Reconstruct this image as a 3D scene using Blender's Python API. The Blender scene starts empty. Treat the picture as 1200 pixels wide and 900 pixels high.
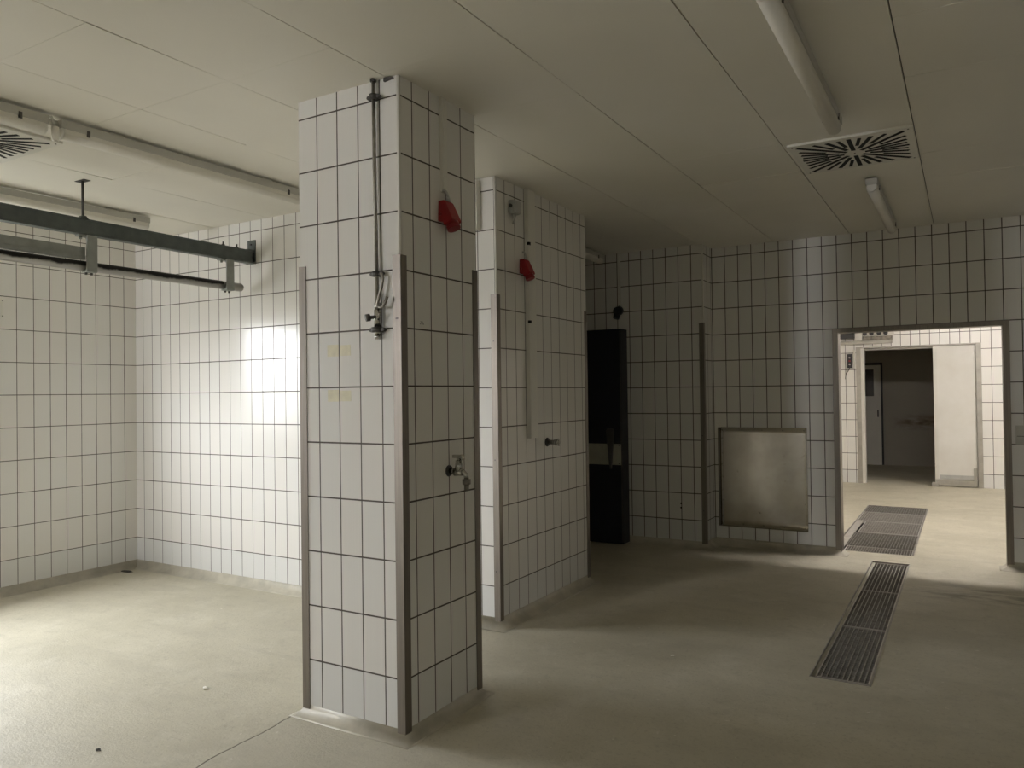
import bpy, bmesh, math, random
from mathutils import Vector, Matrix
random.seed(7)
SC = bpy.context.scene
COL = SC.collection
PI = math.pi

# ------------------------------------------------------------------ dimensions (metres, taken from the tile grid)
CE = 2.845                      # ceiling height
RZ = 0.26                       # first full tile course above the floor
TW, TH = 0.1245, 0.25           # tile module
XL, YB, XS, YBE = -6.2615, 4.0945, -2.537, 5.417
YR, XDW, YD = 7.343, -2.105, 7.0575
PX0, PX1, PY0, PY1 = -2.666, -2.071, 2.567, 3.158
YREAR, XRIGHT = -5.0, 3.0
DX0, DX1, DZ = -0.981, 0.259, 1.974      # door opening
YF = 12.5                                 # far wall
WT = 0.14

# ------------------------------------------------------------------ node helpers
def new_mat(name):
    m = bpy.data.materials.new(name); m.use_nodes = True
    nt = m.node_tree; nt.nodes.clear()
    out = nt.nodes.new('ShaderNodeOutputMaterial')
    return m, nt, out

class N:
    def __init__(s, nt): s.nt = nt
    def link(s, a, b): s.nt.links.new(a, b)
    def node(s, t, **kw):
        n = s.nt.nodes.new(t)
        for k, v in kw.items(): setattr(n, k, v)
        return n
    def setin(s, n, i, v):
        if v is None: return
        if hasattr(v, 'is_linked') or isinstance(v, bpy.types.NodeSocket): s.link(v, n.inputs[i])
        else: n.inputs[i].default_value = v
    def math(s, op, a, b=None, c=None):
        n = s.node('ShaderNodeMath', operation=op)
        s.setin(n, 0, a); s.setin(n, 1, b); s.setin(n, 2, c)
        return n.outputs[0]
    def mix(s, f, a, b):
        n = s.node('ShaderNodeMix', data_type='RGBA')
        s.setin(n, 0, f); s.setin(n, 6, a); s.setin(n, 7, b)
        return n.outputs[2]
    def noise(s, vec, scale, detail=3.0, rough=0.55):
        n = s.node('ShaderNodeTexNoise'); s.setin(n, 'Vector', vec)
        n.inputs['Scale'].default_value = scale; n.inputs['Detail'].default_value = detail
        n.inputs['Roughness'].default_value = rough
        return n.outputs[0]
    def ramp(s, v, a, b):
        n = s.node('ShaderNodeMapRange'); s.setin(n, 0, v)
        n.inputs[1].default_value = a; n.inputs[2].default_value = b
        return n.outputs[0]
    def comb(s, x, y, z):
        n = s.node('ShaderNodeCombineXYZ'); s.setin(n, 0, x); s.setin(n, 1, y); s.setin(n, 2, z)
        return n.outputs[0]
    def pos(s):
        g = s.node('ShaderNodeNewGeometry'); sp = s.node('ShaderNodeSeparateXYZ')
        s.link(g.outputs['Position'], sp.inputs[0])
        return g, sp.outputs[0], sp.outputs[1], sp.outputs[2]
    def bsdf(s, out, col, rough, metal=0.0, spec=0.5, normal=None):
        b = s.node('ShaderNodeBsdfPrincipled')
        s.setin(b, 'Base Color', col); s.setin(b, 'Roughness', rough)
        b.inputs['Metallic'].default_value = metal
        b.inputs['Specular IOR Level'].default_value = spec
        if normal is not None: s.link(normal, b.inputs['Normal'])
        s.link(b.outputs[0], out.inputs[0])
        return b
    def bump(s, h, strength=0.3, dist=0.002):
        n = s.node('ShaderNodeBump'); n.inputs['Strength'].default_value = strength
        n.inputs['Distance'].default_value = dist; s.link(h, n.inputs['Height'])
        return n.outputs[0]

def rgb(r, g, b): return (r, g, b, 1.0)

def tile_mat(name, ox, oy, grout=0.0048, tint=1.0):
    m, nt, out = new_mat(name); n = N(nt)
    g, x, y, z = n.pos()
    sp = n.node('ShaderNodeSeparateXYZ'); n.link(g.outputs['True Normal'], sp.inputs[0])
    isx = n.math('GREATER_THAN', n.math('ABSOLUTE', sp.outputs[0]), 0.5)
    ux = n.math('DIVIDE', n.math('SUBTRACT', x, ox), TW)
    uy = n.math('DIVIDE', n.math('SUBTRACT', y, oy), TW)
    u = n.math('ADD', n.math('MULTIPLY', uy, isx), n.math('MULTIPLY', ux, n.math('SUBTRACT', 1.0, isx)))
    v = n.math('DIVIDE', n.math('SUBTRACT', z, RZ), TH)
    fu, fv = n.math('FRACT', u), n.math('FRACT', v)
    iu, iv = n.math('FLOOR', u), n.math('FLOOR', v)
    du = n.math('MULTIPLY', n.math('MINIMUM', fu, n.math('SUBTRACT', 1.0, fu)), TW)
    dv = n.math('MULTIPLY', n.math('MINIMUM', fv, n.math('SUBTRACT', 1.0, fv)), TH)
    # the joint wanders a little, the way hand-laid tiles do
    wob = n.math('MULTIPLY', n.math('SUBTRACT', n.noise(g.outputs['Position'], 9.0, 2.0), 0.5), 0.0016)
    d = n.math('ADD', n.math('MINIMUM', du, n.math('ADD', dv, -0.0003)), wob)
    mask = n.ramp(d, grout * 0.5 - 0.0007, grout * 0.5 + 0.0007)      # 0 grout, 1 tile
    wn = n.node('ShaderNodeTexWhiteNoise', noise_dimensions='3D')
    n.link(n.comb(iu, iv, n.math('MULTIPLY', isx, 7.0)), wn.inputs[0])
    wv = wn.outputs[0]
    warm, cool = rgb(.758 * tint, .737 * tint, .698 * tint), rgb(.742 * tint, .736 * tint, .708 * tint)
    base = n.mix(wv, warm, cool)
    low = n.math('LESS_THAN', iv, -0.5)                                # cut course at the bottom is a greyer batch
    base = n.mix(n.math('MULTIPLY', low, 0.6), base, rgb(.675, .69, .685))
    # faint vertical streaks in the glaze
    st = n.noise(n.comb(n.math('MULTIPLY', u, 22.0), n.math('MULTIPLY', z, 0.7), isx), 1.0, 3.0)
    base = n.mix(n.math('MULTIPLY', n.ramp(st, 0.45, 0.75), 0.10), base, rgb(.60, .585, .55))
    dirt = n.noise(g.outputs['Position'], 1.3, 5.0)
    base = n.mix(n.math('MULTIPLY', n.ramp(dirt, 0.5, 0.8), 0.12), base, rgb(.58, .54, .46))
    gcol = n.mix(n.noise(g.outputs['Position'], 6.0), rgb(.05, .042, .034), rgb(.095, .08, .065))
    colr = n.mix(mask, gcol, base)
    rough = n.math('ADD', n.math('MULTIPLY', mask, -0.62), n.math('ADD', 0.76, n.math('MULTIPLY', st, 0.06)))
    wav = n.noise(g.outputs['Position'], 5.0, 1.0)
    wn2 = n.math('MULTIPLY', n.math('SUBTRACT', wv, 0.5), n.math('SUBTRACT', fu, 0.5))
    h = n.math('ADD', n.math('ADD', mask, n.math('MULTIPLY', wav, 1.0)), n.math('MULTIPLY', wn2, 0.5))
    n.bsdf(out, colr, rough, 0, 0.5, n.bump(h, 0.5, 0.0012))
    return m

def plain_mat(name, c, rough=0.5, metal=0.0, var=0.08, scale=8.0, bump=0.0, spec=0.5, c2=None, stretch=None):
    m, nt, out = new_mat(name); n = N(nt)
    tc = n.node('ShaderNodeTexCoord'); vec = tc.outputs['Object']
    if stretch:
        mp = n.node('ShaderNodeMapping'); n.link(vec, mp.inputs[0]); mp.inputs['Scale'].default_value = stretch
        vec = mp.outputs[0]
    nz = n.noise(vec, scale, 5.0)
    c2 = c2 or tuple(max(0, v * (1 - var * 2.5)) for v in c)
    col = n.mix(n.ramp(nz, 0.35, 0.7), rgb(*c), rgb(*c2))
    r = n.math('ADD', rough - 0.06, n.math('MULTIPLY', nz, 0.12))
    n.bsdf(out, col, r, metal, spec, n.bump(nz, bump, 0.002) if bump else None)
    return m

def emit_mat(name, c, s):
    m, nt, out = new_mat(name); n = N(nt)
    tc = n.node('ShaderNodeTexCoord')
    nz = n.noise(tc.outputs['Object'], 1.5, 2.0)
    e = n.node('ShaderNodeEmission'); e.inputs[0].default_value = rgb(*c)
    n.link(n.math('MULTIPLY', s, n.math('ADD', 0.9, n.math('MULTIPLY', nz, 0.2))), e.inputs[1])
    n.link(e.outputs[0], out.inputs[0])
    return m

def glass_mat():
    m, nt, out = new_mat('window_glass'); n = N(nt)
    t = n.node('ShaderNodeBsdfTransparent'); t.inputs[0].default_value = rgb(.93, .95, .94)
    gl = n.node('ShaderNodeBsdfGlossy'); gl.inputs['Roughness'].default_value = .03
    tc = n.node('ShaderNodeTexCoord'); f = n.math('ADD', .05, n.math('MULTIPLY', n.noise(tc.outputs['Object'], 3.0), .04))
    mx = n.node('ShaderNodeMixShader'); n.link(f, mx.inputs[0]); n.link(t.outputs[0], mx.inputs[1]); n.link(gl.outputs[0], mx.inputs[2])
    n.link(mx.outputs[0], out.inputs[0])
    return m

def floor_mat():
    m, nt, out = new_mat('epoxy_floor'); n = N(nt)
    g, x, y, z = n.pos(); P = g.outputs['Position']
    base = n.mix(n.ramp(n.noise(P, 0.9, 6.0, 0.6), 0.35, 0.68), rgb(.55, .515, .41), rgb(.435, .405, .312))
    base = n.mix(n.math('MULTIPLY', n.ramp(n.noise(P, 3.2, 7.0, 0.7), 0.52, 0.70), 0.45), base, rgb(.62, .59, .495))
    base = n.mix(n.math('MULTIPLY', n.ramp(n.noise(P, 7.5, 7.0, 0.75), 0.54, 0.68), 0.42), base, rgb(.33, .305, .235))
    base = n.mix(n.math('MULTIPLY', n.ramp(n.noise(P, 48.0, 4.0, 0.75), 0.54, 0.66), 0.40), base, rgb(.29, .265, .205))
    base = n.mix(n.math('MULTIPLY', n.ramp(n.noise(P, 26.0, 2.0, 0.5), 0.70, 0.76), 0.6), base, rgb(.68, .65, .57))
    sw = n.noise(n.comb(n.math('MULTIPLY', x, 1.0), n.math('MULTIPLY', y, 3.5), 0.0), 1.6, 5.0)
    base = n.mix(n.math('MULTIPLY', n.ramp(sw, 0.52, 0.72), 0.30), base, rgb(.345, .32, .25))
    # dark wet-looking wear left of the doorway threshold on the right hand side
    ddx = n.math('DIVIDE', n.math('SUBTRACT', x, 0.10), 0.55); ddy = n.math('DIVIDE', n.math('SUBTRACT', y, 6.35), 0.30)
    rr = n.math('ADD', n.math('MULTIPLY', ddx, ddx), n.math('MULTIPLY', ddy, ddy))
    st = n.math('MULTIPLY', n.ramp(rr, 1.2, 0.1), n.ramp(n.noise(n.comb(n.math('MULTIPLY', x, 2.0), n.math('MULTIPLY', y, 6.0), 0), 2.0, 5.0), 0.45, 0.62))
    base = n.mix(n.math('MULTIPLY', st, 0.7), base, rgb(.17, .15, .11))
    # joint running from the pillar towards the viewer
    wob = n.math('MULTIPLY', n.math('SUBTRACT', n.noise(n.comb(0.0, y, 0.0), 2.0, 3.0), 0.5), 0.07)
    xc = n.math('ADD', n.math('ADD', n.math('MULTIPLY', n.math('SUBTRACT', y, 2.59), -0.07), -2.704), wob)
    dd = n.math('ABSOLUTE', n.math('SUBTRACT', x, xc))
    lim = n.math('LESS_THAN', y, 2.60)
    crack = n.math('MULTIPLY', n.ramp(dd, 0.0055, 0.002), lim)
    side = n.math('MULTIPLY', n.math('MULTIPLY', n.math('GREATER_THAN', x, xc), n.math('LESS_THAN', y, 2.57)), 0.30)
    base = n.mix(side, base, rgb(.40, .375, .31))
    base = n.mix(n.math('MULTIPLY', crack, 0.85), base, rgb(.10, .088, .065))
    h = n.math('ADD', n.math('MULTIPLY', n.noise(P, 90.0, 3.0), 0.5), n.math('ADD', n.noise(P, 7.0, 5.0), n.math('MULTIPLY', crack, -1.0)))
    rough = n.math('ADD', 0.42, n.math('MULTIPLY', n.noise(P, 4.0, 4.0), 0.25))
    n.bsdf(out, base, rough, 0, 0.4, n.bump(h, 0.55, 0.006))
    return m

def steel_plate_mat():
    m, nt, out = new_mat('dull_steel_sheet'); n = N(nt)
    tc = n.node('ShaderNodeTexCoord'); vec = tc.outputs['Object']
    mp = n.node('ShaderNodeMapping'); n.link(vec, mp.inputs[0]); mp.inputs['Scale'].default_value = (60, 60, 1.2)
    br = n.noise(mp.outputs[0], 2.0, 3.0)
    cl = n.noise(vec, 5.0, 5.0)
    col = n.mix(n.ramp(cl, .35, .7), rgb(.74, .71, .65), rgb(.60, .57, .51))
    sp = n.noise(vec, 26.0, 2.0)
    col = n.mix(n.math('MULTIPLY', n.ramp(sp, .70, .78), 0.6), col, rgb(.2, .18, .15))
    rough = n.math('ADD', 0.11, n.math('MULTIPLY', cl, 0.12))
    n.bsdf(out, col, rough, 1.0, 0.5, n.bump(n.math('ADD', n.math('MULTIPLY', br, 0.05), n.math('MULTIPLY', n.noise(vec, 2.2, 1.0), 0.8)), 0.22, 0.004))
    return m

def dark_top_pipe_mat():
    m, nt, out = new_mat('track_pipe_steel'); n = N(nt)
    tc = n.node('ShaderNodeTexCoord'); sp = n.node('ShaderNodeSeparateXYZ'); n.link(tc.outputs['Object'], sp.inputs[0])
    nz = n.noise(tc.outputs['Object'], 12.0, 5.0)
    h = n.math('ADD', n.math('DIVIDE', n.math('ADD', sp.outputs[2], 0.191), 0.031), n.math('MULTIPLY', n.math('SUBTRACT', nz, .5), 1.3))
    cut = n.math('LESS_THAN', sp.outputs[1], 0.60)               # blackened upper half, stopping short of the pipe end
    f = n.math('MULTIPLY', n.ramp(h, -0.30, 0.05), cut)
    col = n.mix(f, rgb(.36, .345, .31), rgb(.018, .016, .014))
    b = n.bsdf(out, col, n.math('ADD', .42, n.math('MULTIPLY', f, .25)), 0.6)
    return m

# ------------------------------------------------------------------ geometry helpers
class MB:
    def __init__(s): s.bm = bmesh.new()
    def quad(s, pts, mi=0):
        f = s.bm.faces.new([s.bm.verts.new(p) for p in pts]); f.material_index = mi
    def box(s, x0, x1, y0, y1, z0, z1, mi=0, bev=0.0):
        r = bmesh.ops.create_cube(s.bm, size=1.0)
        vs = r['verts']
        for v in vs:
            v.co = Vector(((x0 + x1) / 2 + v.co.x * (x1 - x0), (y0 + y1) / 2 + v.co.y * (y1 - y0), (z0 + z1) / 2 + v.co.z * (z1 - z0)))
        fs = {f for v in vs for f in v.link_faces}
        for f in fs: f.material_index = mi
        if bev > 0:
            es = list({e for f in fs for e in f.edges})
            bmesh.ops.bevel(s.bm, geom=es, offset=bev, segments=2, affect='EDGES', profile=0.7)
        return s
    def obox(s, c, ax, ay, az, hx, hy, hz, mi=0):
        c, ax, ay, az = Vector(c), Vector(ax), Vector(ay), Vector(az)
        vs = [s.bm.verts.new(c + ax * hx * i + ay * hy * j + az * hz * k) for i in (-1, 1) for j in (-1, 1) for k in (-1, 1)]
        for f in ((0, 1, 3, 2), (4, 6, 7, 5), (0, 4, 5, 1), (2, 3, 7, 6), (0, 2, 6, 4), (1, 5, 7, 3)):
            q = s.bm.faces.new([vs[i] for i in f]); q.material_index = mi
        return s
    def cyl(s, a, b, r, r2=None, seg=16, mi=0, caps=True):
        a, b = Vector(a), Vector(b); d = b - a
        r2 = r if r2 is None else r2
        t = d.normalized(); u = t.orthogonal().normalized(); w = t.cross(u)
        A, B = [], []
        for i in range(seg):
            q = 2 * PI * i / seg; o = u * math.cos(q) + w * math.sin(q)
            A.append(s.bm.verts.new(a + o * r)); B.append(s.bm.verts.new(b + o * r2))
        for i in range(seg):
            f = s.bm.faces.new([A[i], A[(i + 1) % seg], B[(i + 1) % seg], B[i]]); f.smooth = True; f.material_index = mi
        if caps:
            f = s.bm.faces.new(A[::-1]); f.material_index = mi
            f = s.bm.faces.new(B); f.material_index = mi
        return s
    def tube(s, pts, r, seg=10, mi=0):
        pts = [Vector(p) for p in pts]; rings = []
        u = None
        for i, p in enumerate(pts):
            t = (pts[min(i + 1, len(pts) - 1)] - pts[max(i - 1, 0)]).normalized()
            u = (t.orthogonal() if u is None else (u - t * u.dot(t))).normalized(); w = t.cross(u)
            rings.append([s.bm.verts.new(p + (u * math.cos(2 * PI * k / seg) + w * math.sin(2 * PI * k / seg)) * r) for k in range(seg)])
        for i in range(len(rings) - 1):
            for k in range(seg):
                f = s.bm.faces.new([rings[i][k], rings[i][(k + 1) % seg], rings[i + 1][(k + 1) % seg], rings[i + 1][k]]); f.smooth = True; f.material_index = mi
        s.bm.faces.new(rings[0][::-1]).material_index = mi
        s.bm.faces.new(rings[-1]).material_index = mi
        return s
    def prism(s, poly, o, eu, ev, ew, t, mi=0, taper=None):
        """poly in (u,v) extruded by t along ew, centred on o"""
        o, eu, ev, ew = Vector(o), Vector(eu), Vector(ev), Vector(ew)
        A = [s.bm.verts.new(o + eu * u + ev * v - ew * t / 2 * (taper(u, v) if taper else 1)) for u, v in poly]
        B = [s.bm.verts.new(o + eu * u + ev * v + ew * t / 2 * (taper(u, v) if taper else 1)) for u, v in poly]
        k = len(poly)
        for i in range(k):
            s.bm.faces.new([A[i], A[(i + 1) % k], B[(i + 1) % k], B[i]]).material_index = mi
        s.bm.faces.new(A[::-1]).material_index = mi; s.bm.faces.new(B).material_index = mi
        return s
    def build(s, name, mats, parent=None, bevel=0.0, smooth=False, origin=None):
        bmesh.ops.recalc_face_normals(s.bm, faces=s.bm.faces[:])
        me = bpy.data.meshes.new(name)
        if origin is not None:
            bmesh.ops.translate(s.bm, verts=s.bm.verts[:], vec=-Vector(origin))
        s.bm.to_mesh(me); s.bm.free()
        for m in (mats if isinstance(mats, (list, tuple)) else [mats]): me.materials.append(m)
        o = bpy.data.objects.new(name, me); COL.objects.link(o)
        if origin is not None: o.location = origin
        if parent is not None: o.parent = parent
        if smooth:
            for p in me.polygons: p.use_smooth = True
        if bevel > 0:
            b = o.modifiers.new('bevel', 'BEVEL'); b.width = bevel; b.segments = 2; b.limit_method = 'ANGLE'; b.angle_limit = math.radians(40)
        return o

def tag(o, label, cat, group=None):
    o['label'] = label; o['category'] = cat
    if group: o['group'] = group
    return o
def thing(name, loc, label, cat, group=None):
    o = bpy.data.objects.new(name, None); COL.objects.link(o); o.location = loc
    o.empty_display_size = 0.1
    bpy.context.view_layer.update()
    return tag(o, label, cat, group)
def part(mb, name, mat, root, **kw):
    """world-space mesh parented to a thing whose Empty only carries a location"""
    return mb.build(name, mat, root, origin=None, **kw) if root is None else _rel(mb, name, mat, root, kw)
def _rel(mb, name, mat, root, kw):
    off = Vector((0, 0, 0)); r = root
    while r is not None: off += r.location; r = r.parent
    bmesh.ops.translate(mb.bm, verts=mb.bm.verts[:], vec=-off)
    return mb.build(name, mat, root, **kw)
def struct(mb, name, mat, **kw):
    o = mb.build(name, mat, **kw); o['kind'] = 'structure'
    return o
def copy_thing(root, loc, label):
    r = root.copy(); COL.objects.link(r); r.location = loc; r['label'] = label
    for ch in root.children:
        c = ch.copy(); COL.objects.link(c); c.parent = r
        for g in ch.children:
            d = g.copy(); COL.objects.link(d); d.parent = c
    return r

# ------------------------------------------------------------------ materials
M = {}
M['t_left'] = tile_mat('tile_left_wall', 0, 3.9842)
M['t_back'] = tile_mat('tile_back_wall', -4.2901, 4.208, 0.0056)
M['t_pillar'] = tile_mat('tile_pillar', -2.1763, 2.6588, 0.0064)
M['t_door'] = tile_mat('tile_door_wall', -1.1027, 0.0, 0.0074)
M['t_rec'] = tile_mat('tile_recess_wall', -2.8369, YR - 0.03, 0.0074)
M['t_far'] = tile_mat('tile_far_wall', 0.302, 0.0, 0.0072, tint=1.09)
M['floor'] = floor_mat()
M['cove'] = plain_mat('cove_render', (.50, .468, .38), 0.5, 0, 0.10, 9.0, 0.5)
M['ceil'] = plain_mat('ceiling_panel', (.80, .775, .70), 0.5, 0, 0.02, 1.2)
M['ceilgap'] = plain_mat('ceiling_joint', (.10, .09, .075), 0.8)
M['paint'] = plain_mat('white_paint', (.74, .72, .66), 0.45, 0, 0.03, 3.0)
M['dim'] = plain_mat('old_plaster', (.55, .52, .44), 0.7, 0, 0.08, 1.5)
def stained_mat():
    m, nt, out = new_mat('stained_plaster'); n = N(nt)
    g, x, y, z = n.pos()
    nz = n.noise(n.comb(n.math('MULTIPLY', x, 2.0), 0.0, n.math('MULTIPLY', z, 5.0)), 2.0, 6.0)
    d = n.math('ABSOLUTE', n.math('SUBTRACT', z, 0.86))
    f = n.math('MULTIPLY', n.math('MULTIPLY', n.ramp(d, 0.16, 0.03), n.ramp(nz, .40, .60)), n.ramp(x, -1.25, -0.9))
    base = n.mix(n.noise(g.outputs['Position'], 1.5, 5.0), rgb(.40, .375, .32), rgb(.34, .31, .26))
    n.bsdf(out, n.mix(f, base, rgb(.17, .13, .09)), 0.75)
    return m
M['stained'] = stained_mat()
M['stain'] = plain_mat('stainless_steel', (.25, .225, .195), 0.42, 1.0, 0.08, 3.0, 0.0, stretch=(40, 40, 1.0))
M['plate'] = steel_plate_mat()
M['galv'] = plain_mat('galvanised_steel', (.13, .145, .138), 0.55, 0.65, 0.10, 14.0, 0.15)
M['galvl'] = plain_mat('light_galvanised_steel', (.30, .31, .29), 0.5, 0.6, 0.08, 14.0, 0.1)
M['pipe'] = dark_top_pipe_mat()
M['white'] = plain_mat('white_plastic', (.70, .685, .63), 0.4, 0, 0.03, 4.0)
M['housing'] = plain_mat('lamp_housing_plastic', (.50, .49, .445), 0.5, 0, 0.05, 4.0)
M['diff'] = plain_mat('lamp_diffuser_acrylic', (.76, .735, .66), 0.6, 0, 0.04, 3.0)
M['grey'] = plain_mat('grey_plastic', (.46, .46, .44), 0.45)
M['black'] = plain_mat('black_plastic', (.02, .02, .022), 0.5, 0, 0.05)
M['slot'] = plain_mat('dark_opening', (.008, .008, .008), 0.9)
M['red'] = plain_mat('red_plastic', (.26, .005, .008), 0.42, 0, 0.05)
M['redlid'] = plain_mat('red_lid_plastic', (.22, .004, .007), 0.38, 0, 0.05)
M['chrome'] = plain_mat('worn_chrome', (.55, .54, .50), 0.22, 1.0, 0.1, 30.0)
M['brass'] = plain_mat('tarnished_metal', (.33, .31, .27), 0.42, 0.9, 0.12, 30.0)
M['dkmet'] = plain_mat('dark_metal', (.09, .085, .08), 0.5, 0.6)
M['grate'] = plain_mat('grate_steel', (.42, .40, .365), 0.45, 0.6, 0.12, 20.0)
M['gratel'] = plain_mat('bright_grate_steel', (.62, .59, .55), 0.4, 0.6, 0.10, 20.0)
M['pit'] = plain_mat('drain_channel', (.045, .04, .033), 0.8)
M['tape'] = plain_mat('yellowed_tape_residue', (.71, .67, .50), 0.5, 0, 0.05, 30.0)
M['ink'] = plain_mat('pencil_mark', (.07, .065, .06), 0.8)
M['cold'] = plain_mat('dark_navy_door_laminate', (.010, .011, .016), 0.5, 0, 0.05)
M['band'] = plain_mat('bump_strip', (.36, .36, .29), 0.55)
M['slide'] = plain_mat('cream_door_panel', (.74, .73, .69), 0.45, 0, 0.06, 2.0, c2=(.66, .64, .585))
M['rail'] = plain_mat('dull_aluminium', (.45, .43, .38), 0.45, 0.6)
M['glass'] = glass_mat()
SKY, GROUND = 36.0, 9.0
M['frost2'] = emit_mat('frosted_pane_rear', (.96, .955, 1.0), 90.0)
M['fillpane'] = emit_mat('fill_pane_dim', (1.0, .97, .86), 2.2)  # glow of the added fill window
M['tubeon'] = emit_mat('lit_lamp_diffuser', (1.0, .935, .90), 170.0)
M['dirty'] = plain_mat('greasy_strip', (.30, .27, .22), .6, .2, .2, 22.0, c2=(.05, .045, .035))
M['rimw'] = plain_mat('bright_rim_steel', (.80, .78, .74), .35, .35, .05, 20.0)
M['debris'] = plain_mat('plaster_chip', (.75, .73, .66), 0.7)
M['dkdeb'] = plain_mat('dark_crumb', (.05, .045, .035), 0.8)

# ------------------------------------------------------------------ floor (with the two drains let into it)
DR = (-0.722, -0.432, 4.165, 7.20)      # long drain
PT = (-1.10, -0.425, 7.575, 10.63)      # passage drain
mb = MB()
xs0, xs1, ys0, ys1 = XL - 0.3, XRIGHT + 0.2, YREAR - 0.2, 15.9
def rect(x0, x1, y0, y1): mb.quad([(x0, y0, 0), (x1, y0, 0), (x1, y1, 0), (x0, y1, 0)])
rect(xs0, xs1, ys0, DR[2])
rect(xs0, DR[0], DR[2], DR[3]); rect(DR[1], xs1, DR[2], DR[3])
rect(xs0, xs1, DR[3], PT[2])
rect(xs0, PT[0], PT[2], PT[3]); rect(PT[1], xs1, PT[2], PT[3])
mb.quad([(xs0, PT[3], 0), (xs1, PT[3], 0), (xs1, YF, .068), (xs0, YF, .068)]); mb.quad([(xs0, YF, .068), (xs1, YF, .068), (xs1, ys1, .068), (xs0, ys1, .068)])
for (x0, x1, y0, y1) in (DR, PT):
    d = -0.12
    mb.quad([(x0, y0, d), (x1, y0, d), (x1, y1, d), (x0, y1, d)], 1)
    for a, b in (((x0, y0), (x1, y0)), ((x1, y0), (x1, y1)), ((x1, y1), (x0, y1)), ((x0, y1), (x0, y0))):
        mb.quad([(a[0], a[1], d), (b[0], b[1], d), (b[0], b[1], 0), (a[0], a[1], 0)], 1)
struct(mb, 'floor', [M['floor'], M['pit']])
# keep the floor facing up whatever the recalculation chose
me = bpy.data.objects['floor'].data
bm_ = bmesh.new(); bm_.from_mesh(me)
for f in bm_.faces:
    if abs(f.normal.z) > 0.5 and f.normal.z < 0: f.normal_flip()
bm_.to_mesh(me); bm_.free()

# ------------------------------------------------------------------ ceilings: real panels with open joints
def panels(name, xs, rows_of, y0, y1, gap=0.005):
    mb = MB()
    mb.box(xs[0] - .05, xs[-1] + .05, y0 - .05, y1 + .05, CE + 0.014, CE + 0.06, 1)
    for i in range(len(xs) - 1):
        a, b = xs[i] + gap / 2, xs[i + 1] - gap / 2
        rows = rows_of((a + b) / 2)
        ys = [y0] + [r for r in rows if y0 + .02 < r < y1 - .02] + [y1]
        for j in range(len(ys) - 1):
            t = random.uniform(-0.0012, 0.0012); t2 = random.uniform(0.0006, 0.0022) * random.choice((1, 1, 1, -1))
            c, d = ys[j] + 0.0006, ys[j + 1] - 0.0006
            z00, z10, z11, z01 = CE + t2, CE + t2 + t, CE - t2 + t, CE - t2
            top = CE + 0.014
            V = [mb.bm.verts.new(p) for p in ((a, c, z00), (b, c, z10), (b, d, z11), (a, d, z01), (a, c, top), (b, c, top), (b, d, top), (a, d, top))]
            for f in ((0, 3, 2, 1), (0, 1, 5, 4), (1, 2, 6, 5), (2, 3, 7, 6), (3, 0, 4, 7)):
                mb.bm.faces.new([V[q] for q in f])
    return struct(mb, name, [M['ceil'], M['ceilgap']])
jx = [-6.47, -5.84, -5.215, -4.585, -3.965, -3.352, -2.735, -2.131, -1.512, -0.868, -0.215, 0.42, 1.05, 1.68, 2.31, 2.94, 3.2]
def crows(xc):
    if xc < -2.131: return [2.225 + 0.6225 * k for k in range(-12, 10)]
    return [1.877 + 0.638 * k for k in range(-12, 12)]
panels('ceiling', jx, crows, YREAR - .1, YR + .02)
mb = MB(); mb.box(-3.2, 2.2, YR + WT - .02, 16.0, CE, CE + .06); struct(mb, 'ceiling', M['paint'])

# ------------------------------------------------------------------ walls
def wall_x_with_window(name, x0, x1, y0, y1, z0, z1, wy0, wy1, wz0, wz1, mat):
    mb = MB()
    mb.box(x0, x1, y0, wy0, z0, z1); mb.box(x0, x1, wy1, y1, z0, z1)
    mb.box(x0, x1, wy0, wy1, z0, wz0); mb.box(x0, x1, wy0, wy1, wz1, z1)
    return struct(mb, name, mat)
W1 = (1.22, 2.90, 1.15, 2.24)            # y0,y1,z0,z1 on the left wall
W2 = (-6.22, -5.55, 1.45, 2.80)          # x0,x1,z0,z1 on the rear wall
W3 = (0.9, 2.5, 1.0, 2.3)                # x0,x1,z0,z1, a dim fill window added in the unseen rear wall
wall_x_with_window('wall_left', XL - .25, XL, YREAR, YB + .1, 0, CE + .02, *W1, M['t_left'])
mb = MB(); mb.box(XL - .25, XS, YB, YBE, 0, CE + .01); struct(mb, 'wall_back', M['t_back'])
mb = MB(); mb.box(XL - .25, XL, YBE, YD + .2, 0, CE + .02); struct(mb, 'wall_corridor_left', M['t_left'])
mb = MB(); mb.box(XL - .25, XDW, YD, YR + WT, 0, CE + .02); struct(mb, 'wall_recess', M['t_rec'])
mb = MB()
mb.box(XDW, DX0, YR, YR + WT, 0, CE + .02); mb.box(DX1, XRIGHT, YR, YR + WT, 0, CE + .02)
mb.box(DX0, DX1, YR, YR + WT, DZ, CE + .02)
struct(mb, 'wall_doorway', M['t_door'])
mb = MB(); mb.box(XRIGHT, XRIGHT + .2, YREAR, YR + .2, 0, CE + .02); struct(mb, 'wall_right', M['t_door'])
mb = MB()
mb.box(XL - .25, W2[0], YREAR - .2, YREAR, 0, CE + .02); mb.box(W2[1], W3[0], YREAR - .2, YREAR, 0, CE + .02); mb.box(W3[1], XRIGHT + .2, YREAR - .2, YREAR, 0, CE + .02)
mb.box(W3[0], W3[1], YREAR - .2, YREAR, 0, W3[2]); mb.box(W3[0], W3[1], YREAR - .2, YREAR, W3[3], CE + .02)
mb.box(W2[0], W2[1], YREAR - .2, YREAR, 0, W2[2]); mb.box(W2[0], W2[1], YREAR - .2, YREAR, W2[3], CE + .02)
struct(mb, 'wall_rear', M['t_door'])
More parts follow.
